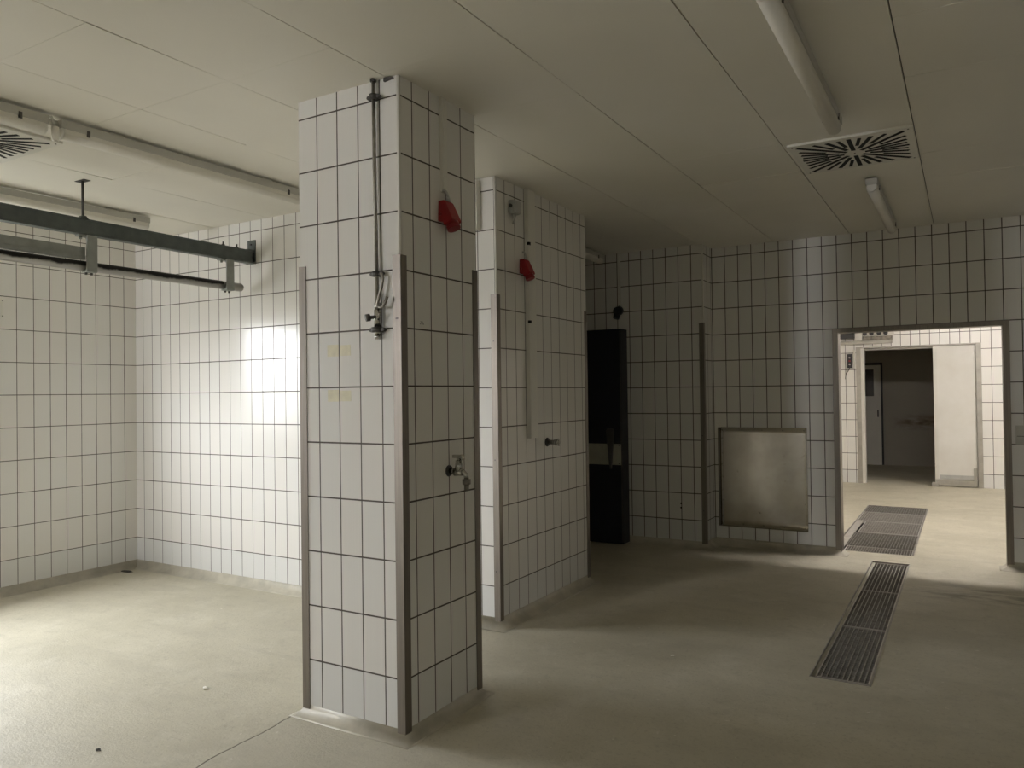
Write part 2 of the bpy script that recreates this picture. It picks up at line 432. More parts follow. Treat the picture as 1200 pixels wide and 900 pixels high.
# passage beyond the doorway
FX0, FX1, FZ = -1.355, 0.118, 2.075
mb = MB()
mb.box(-3.2, FX0, YF, YF + .12, 0, CE + .02); mb.box(FX1, 2.2, YF, YF + .12, 0, CE + .02); mb.box(FX0, FX1, YF, YF + .12, FZ, CE + .02)
struct(mb, 'wall_far', M['t_far'])
mb = MB(); mb.box(-3.2, -3.0, YR + WT, YF + .12, 0, CE + .02); struct(mb, 'wall_passage_left', M['t_far'])
mb = MB(); mb.box(2.0, 2.2, YR + WT, YF + .12, 0, CE + .02); struct(mb, 'wall_passage_right', M['t_far'])
# unlit store room behind the far wall
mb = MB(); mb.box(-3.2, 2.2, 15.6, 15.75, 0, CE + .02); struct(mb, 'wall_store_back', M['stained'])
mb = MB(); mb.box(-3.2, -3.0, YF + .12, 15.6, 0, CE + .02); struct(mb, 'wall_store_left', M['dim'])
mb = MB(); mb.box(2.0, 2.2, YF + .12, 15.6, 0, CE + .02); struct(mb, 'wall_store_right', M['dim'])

# ------------------------------------------------------------------ windows
def window(name, axis, pos, a0, a1, z0, z1, pane_mat, cols, rows, sgn):
    """axis 'x': wall plane at x=pos, opening runs along y.  sgn: towards the room"""
    fr, pn = MB(), MB()
    t = 0.05
    def bar(u0, u1, w0, w1, d0, d1, m):
        if axis == 'x': m.box(min(pos + d0 * -sgn, pos + d1 * -sgn), max(pos + d0 * -sgn, pos + d1 * -sgn), u0, u1, w0, w1)
        else: m.box(u0, u1, min(pos + d0 * -sgn, pos + d1 * -sgn), max(pos + d0 * -sgn, pos + d1 * -sgn), w0, w1)
    bar(a0, a0 + t, z0, z1, .02, .08, fr); bar(a1 - t, a1, z0, z1, .02, .08, fr)
    bar(a0 + t, a1 - t, z0, z0 + t, .02, .08, fr); bar(a0 + t, a1 - t, z1 - t, z1, .02, .08, fr)
    for i in range(1, cols):
        u = a0 + (a1 - a0) * i / cols; bar(u - .02, u + .02, z0 + t, z1 - t, .03, .075, fr)
    for i in range(1, rows):
        w = z0 + (z1 - z0) * i / rows; bar(a0 + t, a1 - t, w - .018, w + .018, .032, .074, fr)
    bar(a0 + .01, a1 - .01, z0 + .01, z1 - .01, .05, .056, pn)
    f = struct(fr, name, M['white'])
    p = pn.build('window_pane', pane_mat, f)
    return f
window('window_1', 'x', XL, *W1, M['glass'], 2, 1, 1)
window('window_2', 'y', YREAR, *W2, M['frost2'], 1, 2, 1)
window('fill_window', 'y', YREAR, *W3, M['fillpane'], 2, 1, 1)  # added behind the camera to brighten the right half of the room

# ------------------------------------------------------------------ coved skirting
def cove(path, closed=False, r=0.066, left=True, mb=None):
    """path runs along the wall faces; the room lies on its left (or right)"""
    mb = mb or MB()
    prof = []
    for k in range(7):
        q = PI / 2 * k / 6
        prof.append((r - r * math.cos(q) - (0.002 if k == 0 else 0), r - r * math.sin(q)))
    prof[0] = (0.0, r); prof.append((r, -0.01)); prof.append((-0.005, -0.01)); prof.append((-0.005, r))
    P = [Vector((p[0], p[1])) for p in path]; n = len(P)
    def nrm(a, b):
        d = (b - a).normalized(); q = Vector((-d.y, d.x)); return q if left else -q
    rings = []
    for i in range(n):
        if closed: n1, n2 = nrm(P[i - 1], P[i]), nrm(P[i], P[(i + 1) % n])
        else:
            n1 = nrm(P[i - 1], P[i]) if i > 0 else nrm(P[0], P[1])
            n2 = nrm(P[i], P[i + 1]) if i < n - 1 else n1
        m = (n1 + n2); m = m / (m.dot(n1))
        rings.append([mb.bm.verts.new((P[i].x + m.x * d, P[i].y + m.y * d, z)) for d, z in prof])
    k = len(prof)
    for i in range(n if closed else n - 1):
        A, B = rings[i], rings[(i + 1) % n]
        for j in range(k):
            f = mb.bm.faces.new([A[j], A[(j + 1) % k], B[(j + 1) % k], B[j]]); f.smooth = j < 6
    if not closed:
        mb.bm.faces.new(rings[0]); mb.bm.faces.new(rings[-1][::-1])
    return mb
struct(cove([(XL, YREAR), (XL, YB)], left=False), 'baseboard_left', M['cove'])
struct(cove([(XL, YB), (XS, YB), (XS, YBE), (XL, YBE)], left=False), 'baseboard_back', M['cove'])
struct(cove([(XL, YD), (XDW, YD), (XDW, YR), (DX0 - .01, YR), (DX0 - .01, YR + WT)], left=False), 'baseboard_recess', M['cove'])
struct(cove([(DX1 + .01, YR + WT), (DX1 + .01, YR), (XRIGHT, YR)], left=False), 'baseboard_right', M['cove'])
# ------------------------------------------------------------------ the big pillar
P = thing('tiled_pillar', ((PX0 + PX1) / 2, (PY0 + PY1) / 2, 0), 'free-standing square white-tiled pillar with steel corner guards, closest to the viewer', 'pillar')
mb = MB(); mb.box(PX0, PX1, PY0, PY1, 0, CE + .005); part(mb, 'pillar_shaft', M['t_pillar'], P)
cv = cove([(PX0, PY0), (PX0, PY1), (PX1, PY1), (PX1, PY0)], closed=True, r=0.05, left=True)
part(cv, 'base_cove', M['cove'], P)
def guard_mb(x, y, sx, sy, z0, z1, leg=0.04, t=0.003, gap=0.001):
    """angle over an outside corner; sx, sy point from the corner into the column"""
    m = MB()
    X0, X1 = sorted((x - sx * (gap + t), x + sx * leg)); Y0, Y1 = sorted((y - sy * (gap + t), y - sy * gap)); m.box(X0, X1, Y0, Y1, z0, z1)
    X0, X1 = sorted((x - sx * (gap + t), x - sx * gap)); Y0, Y1 = sorted((y - sy * gap, y + sy * leg)); m.box(X0, X1, Y0, Y1, z0, z1)
    return m
for (x, y, sx, sy, z1) in ((PX1, PY0, -1, 1, 2.073), (PX0, PY0, 1, 1, 2.074), (PX1, PY1, -1, -1, 2.079), (PX0, PY1, 1, -1, 2.075)):
    g = part(guard_mb(x, y, sx, sy, 0.012, z1), 'corner_guard', M['stain'], P)
m = MB(); m.obox((PX1 - .018, PY0 - .0045, 1.80), (1, 0, 0), (0, 1, 0), (0, 0, 1), .006, .001, .003)
part(m, 'rivet', M['dkmet'], P)
m = MB(); m.prism([(-.05, -.004), (-.05, .012), (-.035, .012), (.0, .006), (.0, .001)], (PX1 - .022, PY0 - .006, CE - .014), (1, 0, 0), (0, 0, 1), (0, 1, 0), .011); part(m, 'top_bracket', M['dkmet'], P)
m = MB(); m.cyl((PX1 + .0, PY0 - .0, 2.074), (PX1, PY0, CE - .004), 0.0085, seg=10); part(m, 'corner_trim', M['white'], P)

# ------------------------------------------------------------------ corner guards on the walls
def wall_guard(x, y, sx, sy, z1, label, trim=True):
    t = thing('corner_guard', (x, y, 0), label, 'corner guard')
    part(guard_mb(x, y, sx, sy, 0.03, z1), 'steel_angle', M['stain'], t)
    m = MB()
    for z in (0.35, 1.05, 1.8):
        m = MB(); m.box(*sorted((x + sx * .018, x + sx * .026)), *sorted((y - sy * .0040, y - sy * .0048)), z, z + .008); part(m, 'rivet', M['dkmet'], t)
wall_guard(XS, YB, -1, 1, 2.10, 'bright steel corner guard on the wall end just right of the big pillar')
wall_guard(XS, YBE, -1, -1, 2.10, 'shadowed steel corner guard at the far end of the wall with the second red socket')
wall_guard(XDW, YD, -1, 1, 2.11, 'steel corner guard on the dark wall corner left of the square steel plate')
m = MB(); m.cyl((XS, YB, 2.10), (XS, YB, CE - .004), .0085, seg=10); struct(m, 'trim_1', M['white'])
m = MB(); m.cyl((XDW, YD, 2.11), (XDW, YD, CE - .004), .0085, seg=10); struct(m, 'trim_2', M['white'])

# ------------------------------------------------------------------ doorway frame
m = MB(); f = .045; t = .004; yb = YR + WT + .004
m.box(DX0 - f, DX0 + .002, YR - t, YR, 0.02, DZ + .036); m.box(DX1 - .002, DX1 + f, YR - t, YR, 0.02, DZ + .036)
m.box(DX0 + .002, DX1 - .002, YR - t, YR, DZ - .002, DZ + .036)
m.box(DX0, DX0 + .003, YR, yb, 0.02, DZ); m.box(DX1 - .003, DX1, YR, yb, 0.02, DZ); m.box(DX0 + .003, DX1 - .003, YR, yb, DZ - .003, DZ)
m.box(DX0 - f, DX0, YR + WT, yb, 0.02, DZ + .036); m.box(DX1, DX1 + f, YR + WT, yb, 0.02, DZ + .036); m.box(DX0, DX1, YR + WT, yb, DZ, DZ + .036)
struct(m, 'trim_3', M['stain'])

# ------------------------------------------------------------------ fluorescent lamps
def make_lamp(L):
    r = thing('fluorescent_lamp', (0, 0, CE), '', 'lamp', 'strip lamps on the ceiling')
    m = MB(); m.box(-.036, .036, 0, L, -.058, -.016); m.box(-.02, .02, .25, .33, -.016, -.001); m.box(-.02, .02, L - .33, L - .25, -.016, -.001)
    m.build('lamp_housing', M['housing'], r, bevel=.003)
    m = MB(); prof = [(-.031, -.057), (-.0315, -.080)]
    for k in range(1, 8):
        q = PI + PI * k / 8; prof.append((.0315 * math.cos(q), -.080 + .026 * math.sin(q)))
    prof += [(.0315, -.080), (.031, -.057)]
    m.prism(prof, (0, L / 2, 0), (1, 0, 0), (0, 0, 1), (0, 1, 0), L - .03)
    d = m.build('diffuser', M['diff'], r)
    for p in d.data.polygons: p.use_smooth = abs(p.normal.y) < .5 and p.center.z < -.0805
    for a, b in ((.002, .0148), (L - .0148, L - .002)):
        m = MB(); prof2 = [(u * .93, v if v > -.07 else v * .97) for u, v in prof]
        m.prism(prof2, (0, (a + b) / 2, 0), (1, 0, 0), (0, 0, 1), (0, 1, 0), b - a)
        m.build('end_cap', M['white'], r, bevel=.002)
    for y in (.13, L - .13):
        for s in (-1, 1):
            m = MB(); m.box(s * .0360 - .003, s * .0360 + .003, y - .008, y + .008, -.070, -.040); m.build('clip', M['dkmet'], r)
    return r
lamp = make_lamp(1.57)
lamp.location = (-3.775, 2.07, CE); lamp['label'] = 'long ceiling strip lamp running from the cable joint towards the big pillar'
copy_thing(lamp, (-3.775, 0.44, CE), 'ceiling strip lamp cut off by the left frame edge, above the left radial vent')
copy_thing(lamp, (-5.29, 1.99, CE), 'ceiling strip lamp behind the overhead rail, nearest the left tiled wall')
copy_thing(lamp, (-0.545, 2.545, CE), 'ceiling strip lamp cut off by the top edge, this side of the right radial vent')
copy_thing(lamp, (-0.505, 5.42, CE), 'short-looking ceiling strip lamp beyond the right radial vent, ending at the doorway wall')
copy_thing(lamp, (-3.085, 5.38, CE), 'dim ceiling strip lamp in the dark recess above the black door')
t = thing('cable_joint', (-3.775, 2.04, CE - .03), 'white cable joint between the two end-to-end strip lamps at left', 'cable joint')
m = MB(); m.cyl((-3.775, 2.012, CE - .036), (-3.775, 2.065, CE - .036), .016); part(m, 'coupling', M['white'], t)
m = MB(); m.cyl((-3.755, 2.045, CE - .06), (-3.755, 2.045, CE - .125), .017, seg=14); m.cyl((-3.755, 2.045, CE - .125), (-3.755, 2.045, CE - .135), .013, .008, seg=14)
part(m, 'starter_cap', M['diff'], t)
m = MB(); m.tube([(-3.775, 2.01, CE - .02), (-3.76, 2.03, CE - .012), (-3.755, 2.045, CE - .05)], .006); part(m, 'cable', M['white'], t)

# lit strip lamps in the passage, hidden above the doorway head and, at right, one added to brighten the far wall
def passage_lamp(x0, x1, y0, y1, label):
    t = thing('passage_lamp', ((x0 + x1) / 2, (y0 + y1) / 2, CE), label, 'lamp')
    m = MB(); m.box(x0, x1, y0, y1, CE - .05, CE - .001); part(m, 'lamp_housing', M['housing'], t)
    m = MB(); m.box(x0 + .005, x1 - .005, y0 - .004, y1 + .004, CE - .085, CE - .05); part(m, 'diffuser', M['tubeon'], t)
passage_lamp(-.95, .35, 7.765, 7.835, 'lit strip lamp on the passage ceiling just behind the doorway head')
passage_lamp(1.30, 1.37, 10.2, 11.5, 'unseen strip lamp added at the right of the passage to light the far wall')

# ------------------------------------------------------------------ radial ceiling vents
def make_vent(h):
    r = thing('ceiling_vent', (0, 0, CE), '', 'air vent', 'radial ceiling vents')
    m = MB(); m.box(-h, h, -h, h, -.016, -.001); m.build('face_plate', M['white'], r, bevel=.003)
    m = MB()
    R = h - .035
    for k in range(32):
        a = 2 * PI * (k + .0) / 32; c, s = math.cos(a), math.sin(a)
        edge = min(R / max(abs(c), 1e-6), R / max(abs(s), 1e-6)) * (.97 if k % 4 else 1)
        edge = min(edge, R * 1.36)
        r0 = (.055 if k % 4 == 0 else .085 if k % 2 == 0 else edge * .52)
        if edge - r0 < .04: continue
        mid = (edge + r0) / 2
        w = .0095 if k % 2 else .0115
        m.obox((c * mid, s * mid, -.0168), (c, s, 0), (-s, c, 0), (0, 0, 1), (edge - r0) / 2, w, .0009)
    m.build('slots', M['slot'], r)
    for (i, j) in ((0, 0), (-1, -1), (-1, 1), (1, -1), (1, 1)):
        m = MB(); m.cyl((i * (h - .025), j * (h - .025), -.0155), (i * (h - .025), j * (h - .025), -.0182), .0045, seg=10); m.build('screw', M['dkmet'], r)
    return r
v = make_vent(.315); v.location = (-.530, 4.790, CE); v['label'] = 'square white vent with radial slots between the two right strip lamps'
copy_thing(v, (-4.425, 1.965, CE), 'square white vent with radial slots beside the left pair of strip lamps')

# ------------------------------------------------------------------ overhead meat rail
BX = -4.754
R_ = thing('overhead_rail', (BX, 3.2, 2.5), 'grey galvanised overhead beam with a hung tubular track, running into the back wall', 'rail')
m = MB()                                            # C-section: flanges and web
B0, B1 = -1.4, YB - .004
m.box(BX - .025, BX + .032, B0, B1, 2.594, 2.602); m.box(BX - .025, BX + .036, B0, B1, 2.502, 2.510); m.box(BX - .004, BX + .004, B0, B1, 2.510, 2.594)
m.box(BX + .022, BX + .028, B0, B1 - .03, 2.512, 2.594)
part(m, 'beam', M['galv'], R_, bevel=.0015)
m = MB(); m.box(BX - .058, BX + .030, YB - .009, YB - .001, 2.520, 2.690); m.box(BX - .05, BX + .03, YB - .075, YB - .009, 2.603, 2.610)
w = part(m, 'wall_bracket', M['galv'], R_, bevel=.002)
for z in (2.655, 2.555):
    q = MB(); q.cyl((BX - .014 + (0.02 if z < 2.6 else 0), YB - .009, z), (BX - .014 + (0.02 if z < 2.6 else 0), YB - .019, z), .008, seg=6); part(q, 'bolt', M['dkmet'], w)
for yy in (2.757, 0.6):
    m = MB(); m.cyl((BX, yy, 2.602), (BX, yy, CE - .003), .0085, seg=12)
    rod = part(m, 'suspension_rod', M['dkmet'], R_)
    q = MB(); q.box(BX - .05, BX + .05, yy - .022, yy + .022, CE - .005, CE - .0015); part(q, 'ceiling_plate', M['dkmet'], rod)
    q = MB(); q.prism([(-.03, 0), (.03, 0), (.012, .02), (-.012, .02)], (BX, yy, 2.602), (0, 1, 0), (0, 0, 1), (1, 0, 0), .035); part(q, 'foot_gusset', M['galv'], rod)
for yy in (2.793, 3.845, .7):
    m = MB()
    # C-shaped hanger arm: top tongue under the beam, upright, lower lip under the pipe
    pr = [(-.035, .0), (.036, .0), (.036, -.232), (-.03, -.232), (-.03, -.222), (.012, -.222), (.024, -.205), (.024, -.03), (.012, -.012), (-.035, -.010)]
    m.prism(pr, (BX + .005, yy, 2.501), (1, 0, 0), (0, 0, 1), (0, 1, 0), .068)
    hg = part(m, 'track_hanger', M['galvl'], R_, bevel=.003)
    for dy in (-.05, .05):
        q = MB(); q.cyl((BX + .0, yy + dy * .35, 2.268), (BX, yy + dy * .35, 2.255), .008, seg=6); part(q, 'bolt', M['dkmet'], hg)
    q = MB(); q.box(BX - .02, BX + .028, yy - .075, yy - .029, 2.490, 2.501); q.cyl((BX + .005, yy - .055, 2.490), (BX + .005, yy - .055, 2.474), .010, seg=6); part(q, 'clamp', M['galvl'], hg)
for yy in (3.806, 3.93):
    m = MB(); m.cyl((BX + .008, yy, 2.602), (BX + .008, yy, 2.612), .013, seg=6); m.cyl((BX + .008, yy, 2.612), (BX + .008, yy, 2.632), .006, seg=8); part(m, 'stud', M['dkmet'], R_)
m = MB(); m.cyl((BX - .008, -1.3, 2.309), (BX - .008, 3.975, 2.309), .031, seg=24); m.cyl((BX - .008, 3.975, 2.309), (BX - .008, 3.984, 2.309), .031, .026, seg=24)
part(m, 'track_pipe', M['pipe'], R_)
m = MB(); m.box(BX - .004, BX + .010, -1.3, 2.766, 2.352, 2.425); m.box(BX - .012, BX + .016, -1.3, 2.766, 2.345, 2.352); m.box(BX + .010, BX + .016, -1.3, 2.766, 2.352, 2.372)
part(m, 'flat_bar', M['galvl'], R_, bevel=.0015)

# ------------------------------------------------------------------ cable trunking
def trunking(label, x0, x1, y0, y1, z0, z1, lid_axis, clips=()):
    t = thing('cable_trunking', ((x0 + x1) / 2, (y0 + y1) / 2, z0), label, 'trunking')
    m = MB(); m.box(x0, x1, y0, y1, z0, z1); part(m, 'channel', M['white'], t, bevel=.002)
    m = MB()
    if lid_axis == 'x': m.box(x1 - .001, x1 + .0025, y0 + .006, y1 - .006, z0 + .002, z1 - .002)
    else: m.box(x0 + .006, x1 - .006, y0 - .0025, y0 + .001, z0 + .002, z1 - .002)
    part(m, 'cover', M['white'], t)
    for z in clips:
        m = MB(); m.box(x1 - .012, x1 + .0035, y0 - .0005, y0 + .022, z - .010, z + .010); part(m, 'clip_hole', M['slot'], t)
    return t
trunking('narrow white cable trunking above the red socket on the big pillar', PX1 + .0005, PX1 + .018, 2.862, 2.900, 2.405, CE - .002, 'x')
trunking('wide white cable trunking down the dim wall behind the big pillar', XS + .0005, XS + .032, 4.462, 4.558, 1.170, CE - .002, 'x', (2.475, 1.950))
trunking('thin pale trunking above the black plug in the dark recess', -2.95, -2.922, YD - .02, YD - .0005, 2.32, CE - .002, 'y')
trunking('short bright trunking high on the back wall beside the big pillar edge', -2.705, -2.648, YB - .042, YB - .0005, 2.515, CE - .012, 'y')

# ------------------------------------------------------------------ red wall sockets
def make_socket():
    r = thing('red_socket', (0, 0, 0), '', 'socket', 'red angled wall sockets')
    # profile: distance from the wall (u) and height (v); top of body at v = 0
    body = [(.001, 0), (.030, 0), (.040, -.008), (.080, -.092), (.076, -.102), (.034, -.120), (.028, -.100), (.001, -.096)]
    m = MB(); m.prism(body, (0, 0, 0), (1, 0, 0), (0, 0, 1), (0, 1, 0), .080, taper=lambda u, v: .88 if v > -.02 else 1.0)
    m.build('socket_body', M['red'], r, bevel=.005)
    m = MB(); d = Vector((.36, 0, -.93)).normalized(); c0 = Vector((.053, 0, -.104))
    m.cyl(c0, c0 + d * .026, .030, .0315, seg=24); m.cyl(c0 + d * .026, c0 + d * .032, .033, .031, seg=24)
    m.build('hinged_lid', M['redlid'], r)
    m = MB(); m.cyl((.016, -.038, -.066), (.016, -.047, -.066), .007, seg=10)
    m.build('lid_hinge', M['redlid'], r)
    m = MB(); pts = []
    for k in range(9):
        q = k / 8
        pts.append((.012 + .020 * math.sin(q * PI * .55), -.016 + .022 * q, .048 - .012 * q * q - .036 * max(0, q - .35) * 1.25))
    m.tube(pts, .0062, seg=8)
    m.build('cable', M['grey'], r)
    m = MB(); m.cyl((.030, .004, 0), (.030, .004, .016), .011, .009, seg=14); m.build('cable_gland', M['grey'], r)
    return r
s = make_socket(); s.location = (PX1, 2.880, 2.362); s['label'] = 'red angled wall socket on the shaded side of the big pillar'
copy_thing(s, (XS, 4.425, 2.362), 'red angled wall socket on the dim wall behind, beside the wide trunking')

# ------------------------------------------------------------------ grey junction box
t = thing('junction_box', (XS, 4.315, 2.685), 'small grey junction box with a stub of cable, high on the dim wall', 'junction box')
m = MB(); m.box(XS + .001, XS + .038, 4.255, 4.345, 2.640, 2.728); part(m, 'box', M['grey'], t, bevel=.008)
m = MB(); m.box(XS + .038, XS + .048, 4.258, 4.342, 2.643, 2.725); part(m, 'cover', M['grey'], t, bevel=.006)
m = MB(); m.cyl((XS + .02, 4.30, 2.64), (XS + .02, 4.30, 2.622), .012, .010); m.tube([(XS + .02, 4.30, 2.625), (XS + .02, 4.297, 2.60), (XS + .018, 4.285, 2.578)], .006); part(m, 'cable_stub', M['grey'], t)
m = MB(); m.cyl((XS + .022, 4.255, 2.688), (XS + .022, 4.243, 2.688), .011); part(m, 'side_plug', M['dkmet'], t)

# ------------------------------------------------------------------ compressed air drop on the pillar
ky = PY0 - .020
def fx(x): return x * ky / PY0
def fz(z): return 1.4728 + (z - 1.4728) * ky / PY0
ax = fx(-2.203)
t = thing('air_pipe', (ax, ky, 1.72), 'thin vertical pipe with valve and hook clamped to the big pillar front', 'pipe')
m = MB(); m.tube([(fx(-2.209), ky, CE - .003), (fx(-2.207), ky, 2.4), (fx(-2.200), ky, 1.86)], .0085, seg=12); part(m, 'pipe', M['brass'], t)
m = MB(); m.cyl((fx(-2.209), ky, CE - .012), (fx(-2.209), ky, CE - .002), .014, seg=16); part(m, 'ceiling_rosette', M['dkmet'], t)
for z, w in ((2.775, 1.0), (2.000, 1.0), (1.757, 1.25)):
    m = MB(); zc = fz(z); xc = fx(-2.207 if z > 2.5 else -2.200)
    m.cyl((xc, ky, zc - .011), (xc, ky, zc + .011), .021 * w, seg=16)
    m.cyl((xc - .026 * w, ky - .008, zc), (xc - .026 * w, ky + .012, zc), .009, seg=8); m.cyl((xc + .026 * w, ky - .008, zc), (xc + .026 * w, ky + .012, zc), .009, seg=8)
    m.cyl((xc, ky + .008, zc), (xc, PY0 - .0005, zc), .005, seg=8)
    part(m, 'pipe_clamp', M['dkmet'], t)
zc = fz(1.80)
m = MB(); m.cyl((fx(-2.199), ky, fz(1.875)), (fx(-2.199), ky, fz(1.845)), .013, seg=6); m.cyl((fx(-2.199), ky, fz(1.845)), (fx(-2.199), ky, fz(1.77)), .0155, seg=14); m.cyl((fx(-2.199), ky, fz(1.765)), (fx(-2.199), ky, fz(1.735)), .0125, seg=6)
m.cyl((fx(-2.199), ky, fz(1.735)), (fx(-2.199), ky, fz(1.715)), .0145, .013, seg=14)
vb = part(m, 'valve_body', M['chrome'], t)
m = MB(); m.cyl((fx(-2.199), ky - .01, fz(1.812)), (fx(-2.222), ky - .038, fz(1.808)), .008, seg=10); m.cyl((fx(-2.216), ky - .030, fz(1.81)), (fx(-2.228), ky - .045, fz(1.806)), .016, seg=14); part(m, 'valve_knob', M['dkmet'], vb)
m = MB(); m.cyl((fx(-2.185), ky - .012, fz(1.80)), (fx(-2.170), ky - .022, fz(1.828)), .006, seg=8); part(m, 'valve_lever', M['chrome'], vb)
m = MB(); m.tube([(fx(-2.196), ky - .004, 1.992), (fx(-2.168), ky - .006, 1.993), (fx(-2.160), ky - .008, 1.975), (fx(-2.166), ky - .010, 1.94), (fx(-2.182), ky - .010, 1.895), (fx(-2.192), ky - .008, 1.862), (fx(-2.193), ky - .004, 1.845)], .0068, seg=10); part(m, 'bypass_tube', M['brass'], t)
m = MB(); m.tube([(fx(-2.195), ky - .004, 1.858), (fx(-2.172), ky - .012, 1.848), (fx(-2.155), ky - .014, 1.851), (fx(-2.145), ky - .014, 1.868), (fx(-2.134), ky - .012, 1.892)], .0065, seg=10); part(m, 'hook', M['brass'], t)

# ------------------------------------------------------------------ taps
TY, TZ = 2.905, 1.118
t = thing('water_tap', (PX1, TY, TZ), 'chrome water tap with handle and spout on the big pillar', 'tap')
m = MB(); m.cyl((PX1 + .0005, TY, TZ), (PX1 + .008, TY, TZ), .027, .023, seg=24); part(m, 'wall_flange', M['dkmet'], t)
m = MB(); m.cyl((PX1 + .008, TY, TZ), (PX1 + .050, TY, TZ), .013, seg=16); m.cyl((PX1 + .034, TY, TZ - .004), (PX1 + .078, TY, TZ - .004), .019, .016, seg=18); m.cyl((PX1 + .056, TY, TZ), (PX1 + .056, TY, TZ + .050), .0185, .0145, seg=18)
bd = part(m, 'tap_body', M['chrome'], t)
m = MB(); m.cyl((PX1 + .056, TY, TZ + .048), (PX1 + .056, TY, TZ + .062), .010, seg=12); m.box(PX1 + .026, PX1 + .080, TY - .010, TY + .010, TZ + .060, TZ + .076, bev=.004); m.cyl((PX1 + .078, TY, TZ + .078), (PX1 + .078, TY, TZ + .052), .009, .011, seg=12); part(m, 'handle', M['chrome'], t)
m = MB(); m.tube([(PX1 + .066, TY, TZ - .002), (PX1 + .082, TY, TZ - .004), (PX1 + .095, TY, TZ - .016), (PX1 + .099, TY, TZ - .036)], .0115, seg=12); sp = part(m, 'spout', M['chrome'], t)
m = MB(); m.cyl((PX1 + .099, TY, TZ - .034), (PX1 + .099, TY, TZ - .058), .020, seg=6); m.cyl((PX1 + .099, TY, TZ - .058), (PX1 + .099, TY, TZ - .084), .0125, .0105, seg=14); part(m, 'hose_union', M['brass'], sp)
SY, SZ = 4.748, 1.128
t = thing('stop_valve', (XS, SY, SZ), 'short chrome stop valve without a spout, low on the dim wall', 'valve')
m = MB(); m.cyl((XS + .0005, SY, SZ), (XS + .010, SY, SZ), .032, .027, seg=24); part(m, 'wall_flange', M['dkmet'], t)
m = MB(); m.cyl((XS + .010, SY, SZ), (XS + .062, SY, SZ), .016, seg=16); part(m, 'valve_body', M['brass'], t)
m = MB(); m.cyl((XS + .062, SY, SZ), (XS + .074, SY, SZ), .023, seg=18); m.cyl((XS + .074, SY, SZ), (XS + .092, SY, SZ), .013, .019, seg=14); m.box(XS + .084, XS + .096, SY - .006, SY + .006, SZ - .026, SZ + .026, bev=.003); part(m, 'handle', M['chrome'], t)

# ------------------------------------------------------------------ tape residue and a pencilled note on the pillar
for z0, z1, lab in ((1.650, 1.703, 'upper pair of yellowed tape patches on the front of the big pillar'), (1.446, 1.499, 'lower pair of yellowed tape patches on the front of the big pillar')):
    m = MB(); m.box(-2.497, -2.429, PY0 - .0009, PY0 - .0002, z0, z1); m.box(-2.421, -2.357, PY0 - .0009, PY0 - .0002, z0 + .001, z1 - .004)
    tag(m.build('tape_patch', M['tape']), lab, 'tape', 'yellow tape patches')
cu = bpy.data.curves.new('note', 'FONT'); cu.body = '20a'; cu.size = .021; cu.shear = .25; cu.extrude = .0001; cu.offset = -.0001
to = bpy.data.objects.new('note_tmp', cu); COL.objects.link(to)
bpy.context.view_layer.update()
me = bpy.data.meshes.new_from_object(to.evaluated_get(bpy.context.evaluated_depsgraph_get())); bpy.data.objects.remove(to)
me.name = 'pencil_note'; me.materials.clear(); me.materials.append(M['ink'])
no = bpy.data.objects.new('pencil_note', me); COL.objects.link(no)
no.rotation_euler = (PI / 2, 0, PI / 2); no.location = (PX1 + .0012, 2.697, 1.783)
tag(no, 'tiny handwritten note reading 20a on the shaded side of the big pillar', 'writing')

# ------------------------------------------------------------------ square steel plate on the doorway wall
t = thing('steel_plate', (-1.665, YR, .65), 'square dull steel plate screwed low on the tiled wall beside the doorway', 'plate')
m = MB()
nx, nz = 28, 14; x0, x1, z0, z1 = -2.045, -1.254, .180, 1.124
G = [[m.bm.verts.new((x0 + (x1 - x0) * i / nx, YR - .006 - .0012 * math.sin(PI * i / nx) ** 2 * (.6 + .4 * math.sin(PI * j / nz)), z0 + (z1 - z0) * j / nz)) for j in range(nz + 1)] for i in range(nx + 1)]
for i in range(nx):
    for j in range(nz):
        m.bm.faces.new([G[i][j], G[i + 1][j], G[i + 1][j + 1], G[i][j + 1]]).smooth = True
sh = part(m, 'sheet', M['plate'], t)
so = sh.modifiers.new('solid', 'SOLIDIFY'); so.thickness = .0025; so.offset = 0
m = MB(); m.box(-2.062, -2.047, YR - .016, YR - .001, .182, 1.122); part(m, 'folded_edge', M['stain'], t)
for i in range(5):
    for j in range(5):
        if i in (0, 4) or j in (0, 4):
            q = MB(); xx = x0 + .025 + (x1 - x0 - .05) * i / 4; zz = z0 + .025 + (z1 - z0 - .05) * j / 4
            q.cyl((xx, YR - .003, zz), (xx, YR - .0125, zz), .006, .005, seg=10); part(q, 'screw', M['chrome'], t)

# small cover plate right of the doorway, blank plate on the left wall
t = thing('cover_plate', (.40, YR, 1.08), 'small blank cover plate on the tiles right of the doorway, at the frame edge', 'cover plate')
m = MB(); m.box(.330, .475, YR - .014, YR - .0005, 1.010, 1.163); part(m, 'plate', M['housing'], t, bevel=.003)
m = MB(); m.box(.338, .467, YR - .016, YR - .014, 1.075, 1.079); part(m, 'seam', M['dkmet'], t)
t = thing('blank_plate', (XL, 2.96, 2.167), 'white blank plate on the left tiled wall, cut by the frame edge', 'cover plate')
m = MB(); m.box(XL + .0005, XL + .009, 2.895, 3.016, 2.100, 2.234); part(m, 'plate', M['white'], t, bevel=.002)
for zz in (2.108, 2.226):
    q = MB(); q.cyl((XL + .009, 3.008, zz), (XL + .012, 3.008, zz), .0045, seg=8); part(q, 'screw', M['dkmet'], t)

